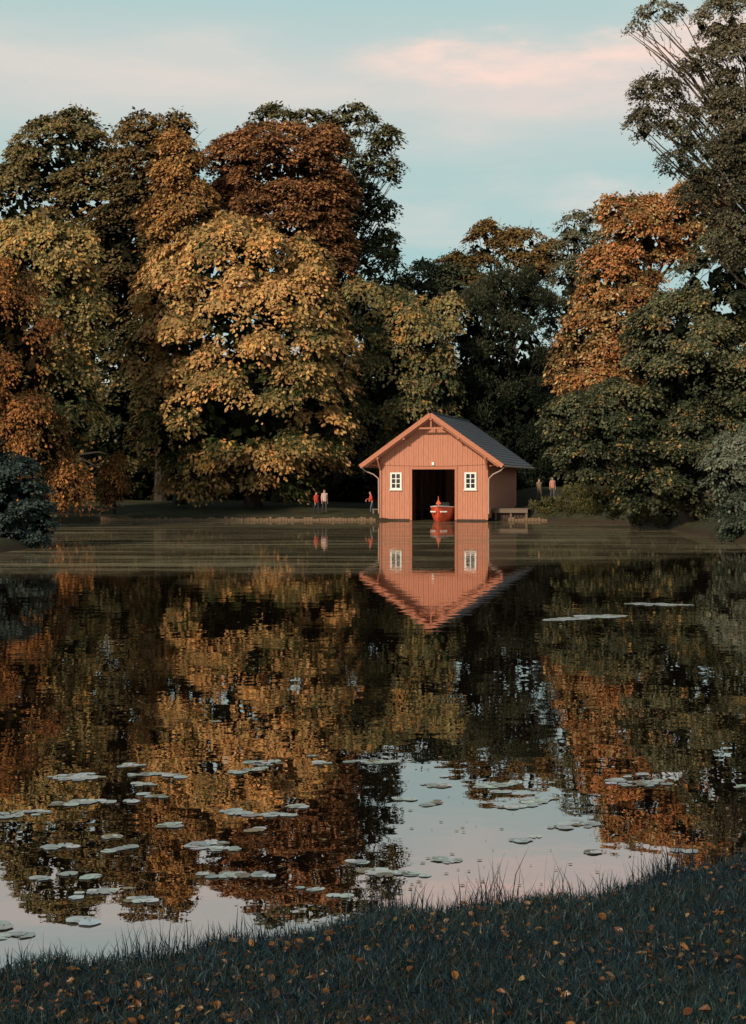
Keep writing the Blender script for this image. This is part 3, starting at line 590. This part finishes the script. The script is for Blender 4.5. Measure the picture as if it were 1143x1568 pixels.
for u_, v_, w_ in patches:
    c0 = on_water(u_, v_); k = c0[1]/F; near_ = c0[1] < 20; Rm = w_*k*.62; rmax = (.028, .065) if near_ else (.06, .12)
    nP = max(3, int((Rm/.05)**2*1.1*pr.uniform(.7, 1.2))) if near_ else 70
    drift = pr.uniform(-.5, .5)
    for _ in range(nP):
        a = pr.uniform(0, 6.28); q = pr.random()**.6*Rm*.95; rr = pr.uniform(*rmax); ox = q*math.cos(a); oy = q*math.sin(a)*.55+ox*drift
        cx, cy = c0[0]+ox, c0[1]+oy; a0 = pr.uniform(0, 6.28); zc = .003+pr.uniform(0, .004); tx, ty = pr.normal(0, .008, 2); nseg = 12
        b0 = len(V); V.append((cx, cy, zc)); ccol = np.array([.36, .41, .40])*pr.uniform(.6, 1.2)*(1+pr.normal(0, .05, 3)) if pr.random() > .12 else np.array([.2, .16, .09])*pr.uniform(.5, 1.2); CC.append(ccol)
        for t in range(nseg+1):
            an = a0+.18+(2*math.pi-.36)*t/nseg; ro = rr*(1+.07*math.sin(an*5+a0)+.05*math.sin(an*2)); dx, dy = ro*math.cos(an), ro*math.sin(an); V.append((cx+dx, cy+dy, zc+dx*tx+dy*ty+.001+.001*math.sin(an*3))); CC.append(ccol)
        for t in range(0, nseg, 2): Qd.append((b0, b0+1+t, b0+2+t, b0+3+t))
mesh_obj('lily_pads', V, Qd, [leaf_mat('lily_pad', .05, .18, .3)], cols=np.array(CC))
n = 1500; vy = pr.uniform(0, 1, n); Y = 8.8+vy**1.5*45; X = pr.uniform(-.28, .28, n)*Y; th = pr.uniform(0, 6.28, n)
C = np.stack([X, Y, np.full(n, .006)], -1); A = np.stack([np.cos(th), np.sin(th), 0*th], -1)
k = sdist(X, Y) < -.3; C, A = C[k], A[k]; n = len(C)
mesh_obj('floating_leaves', leaf_quads(C, A, np.tile(Z, (n, 1)), pr.uniform(.015, .05, n), .7), np.arange(n*4).reshape(-1, 4), [LEAF], cols=np.repeat(np.array([.3, .25, .17])*pr.uniform(.4, 1.2, (n, 1)), 4, 0))

# ------------------------------------------------------------------ sky and sun
SE, SR = math.radians(27), math.radians(212)
w = bpy.data.worlds.new('sky'); scene.world = w; w.use_nodes = True; nt = w.node_tree; nt.nodes.clear(); L = nt.links.new
out = N(nt, 'ShaderNodeOutputWorld'); bg = N(nt, 'ShaderNodeBackground'); L(bg.outputs[0], out.inputs[0]); bg.inputs[1].default_value = .1
sky = N(nt, 'ShaderNodeTexSky'); sky.sky_type = 'NISHITA'; sky.sun_disc = False; sky.sun_elevation = SE; sky.sun_rotation = SR
tc = N(nt, 'ShaderNodeTexCoord'); gen = tc.outputs['Generated']; sx = N(nt, 'ShaderNodeSeparateXYZ'); L(gen, sx.inputs[0])
rp = N(nt, 'ShaderNodeValToRGB'); cr = rp.color_ramp; cr.elements[0].position = 0; cr.elements[0].color = (5.6, 6.2, 5.6, 1)
for ps, cl in ((.16, (4.2, 6.2, 6.0)), (.215, (4.7, 6.4, 6.1)), (.265, (6.7, 6.8, 6.3)), (.33, (4.5, 6.6, 6.4)), (.55, (2.3, 3.2, 3.4))):
    e = cr.elements.new(ps); e.color = (*cl, 1)
cr.elements[-1].position = 1; cr.elements[-1].color = (1.4, 2.0, 2.4, 1)
L(sx.outputs['Z'], rp.inputs[0])
mx = N(nt, 'ShaderNodeMix'); mx.data_type = 'RGBA'; mx.inputs[0].default_value = .88; L(sky.outputs[0], mx.inputs[6]); L(rp.outputs[0], mx.inputs[7])
c1 = maprange(noise(gen, 3.2, (1, 1, 5), 6, .55, (1.3, 0, .4)), .46, .72, 0, .6, True)
mc = N(nt, 'ShaderNodeMix'); mc.data_type = 'RGBA'; L(c1, mc.inputs[0]); L(mx.outputs[2], mc.inputs[6]); mc.inputs[7].default_value = (8.0, 7.0, 6.4, 1)
def cloud(prev, zc, slope, width, x0, x1, amt, col, loc):
    n3 = noise(gen, 9, (1, 1, 3.4), 6, .6, loc); wisp = maprange(noise(gen, 16, (1, 1, 4), 5, .6, loc), .3, .65, .35, 1)
    cen = math_('ADD', math_('ADD', zc, math_('MULTIPLY', math_('SUBTRACT', n3, .5), .07)), math_('MULTIPLY', sx.outputs['X'], slope))
    dz = math_('DIVIDE', math_('SUBTRACT', sx.outputs['Z'], cen), width); gs = math_('POWER', 2.718, math_('MULTIPLY', math_('MULTIPLY', dz, dz), -1.0))
    xm = math_('MULTIPLY', maprange(sx.outputs['X'], x0, x0+.09, 0, 1, True), maprange(sx.outputs['X'], x1, x1+.1, 1, 0, True))
    f = math_('MULTIPLY', math_('MULTIPLY', gs, xm), math_('MULTIPLY', wisp, amt))
    mb = N(nt, 'ShaderNodeMix'); mb.data_type = 'RGBA'; L(f, mb.inputs[0]); L(prev, mb.inputs[6]); mb.inputs[7].default_value = (*col, 1); return mb.outputs[2]
s_ = cloud(mc.outputs[2], .284, .02, .013, -.05, .25, 1.0, (10.2, 7.4, 6.4), (0, 0, 0))
s_ = cloud(s_, .258, .0, .018, .02, .25, .65, (8.6, 6.9, 6.3), (2, 1, 0))
s_ = cloud(s_, .197, .0, .010, .08, .22, .8, (8.8, 7.4, 6.8), (5, 1, 0))
s_ = cloud(s_, .275, .0, .022, -.35, -.10, .6, (8.0, 7.0, 6.4), (7, 3, 0))
L(s_, bg.inputs[0])
sd = bpy.data.lights.new('sun', 'SUN'); sd.energy = 4.0; sd.angle = math.radians(5); sd.color = (1, .82, .62)
so = bpy.data.objects.new('sun', sd); scene.collection.objects.link(so)
dirv = Vector((math.sin(SR)*math.cos(SE), math.cos(SR)*math.cos(SE), math.sin(SE))); so.rotation_euler = dirv.to_track_quat('Z', 'Y').to_euler(); so.location = dirv*80

# ------------------------------------------------------------------ camera
cd = bpy.data.cameras.new('camera'); cam = bpy.data.objects.new('camera', cd); scene.collection.objects.link(cam); scene.camera = cam
cam.location = (0, 0, EYE); cam.rotation_euler = (math.radians(90), 0, 0)
cd.sensor_fit = 'VERTICAL'; cd.sensor_height = 36; cd.lens = 50; cd.shift_y = -41/1568; cd.clip_end = 6000; cd.clip_start = .1
scene.view_settings.view_transform = 'Standard'; scene.view_settings.look = 'None'; scene.view_settings.exposure = 0
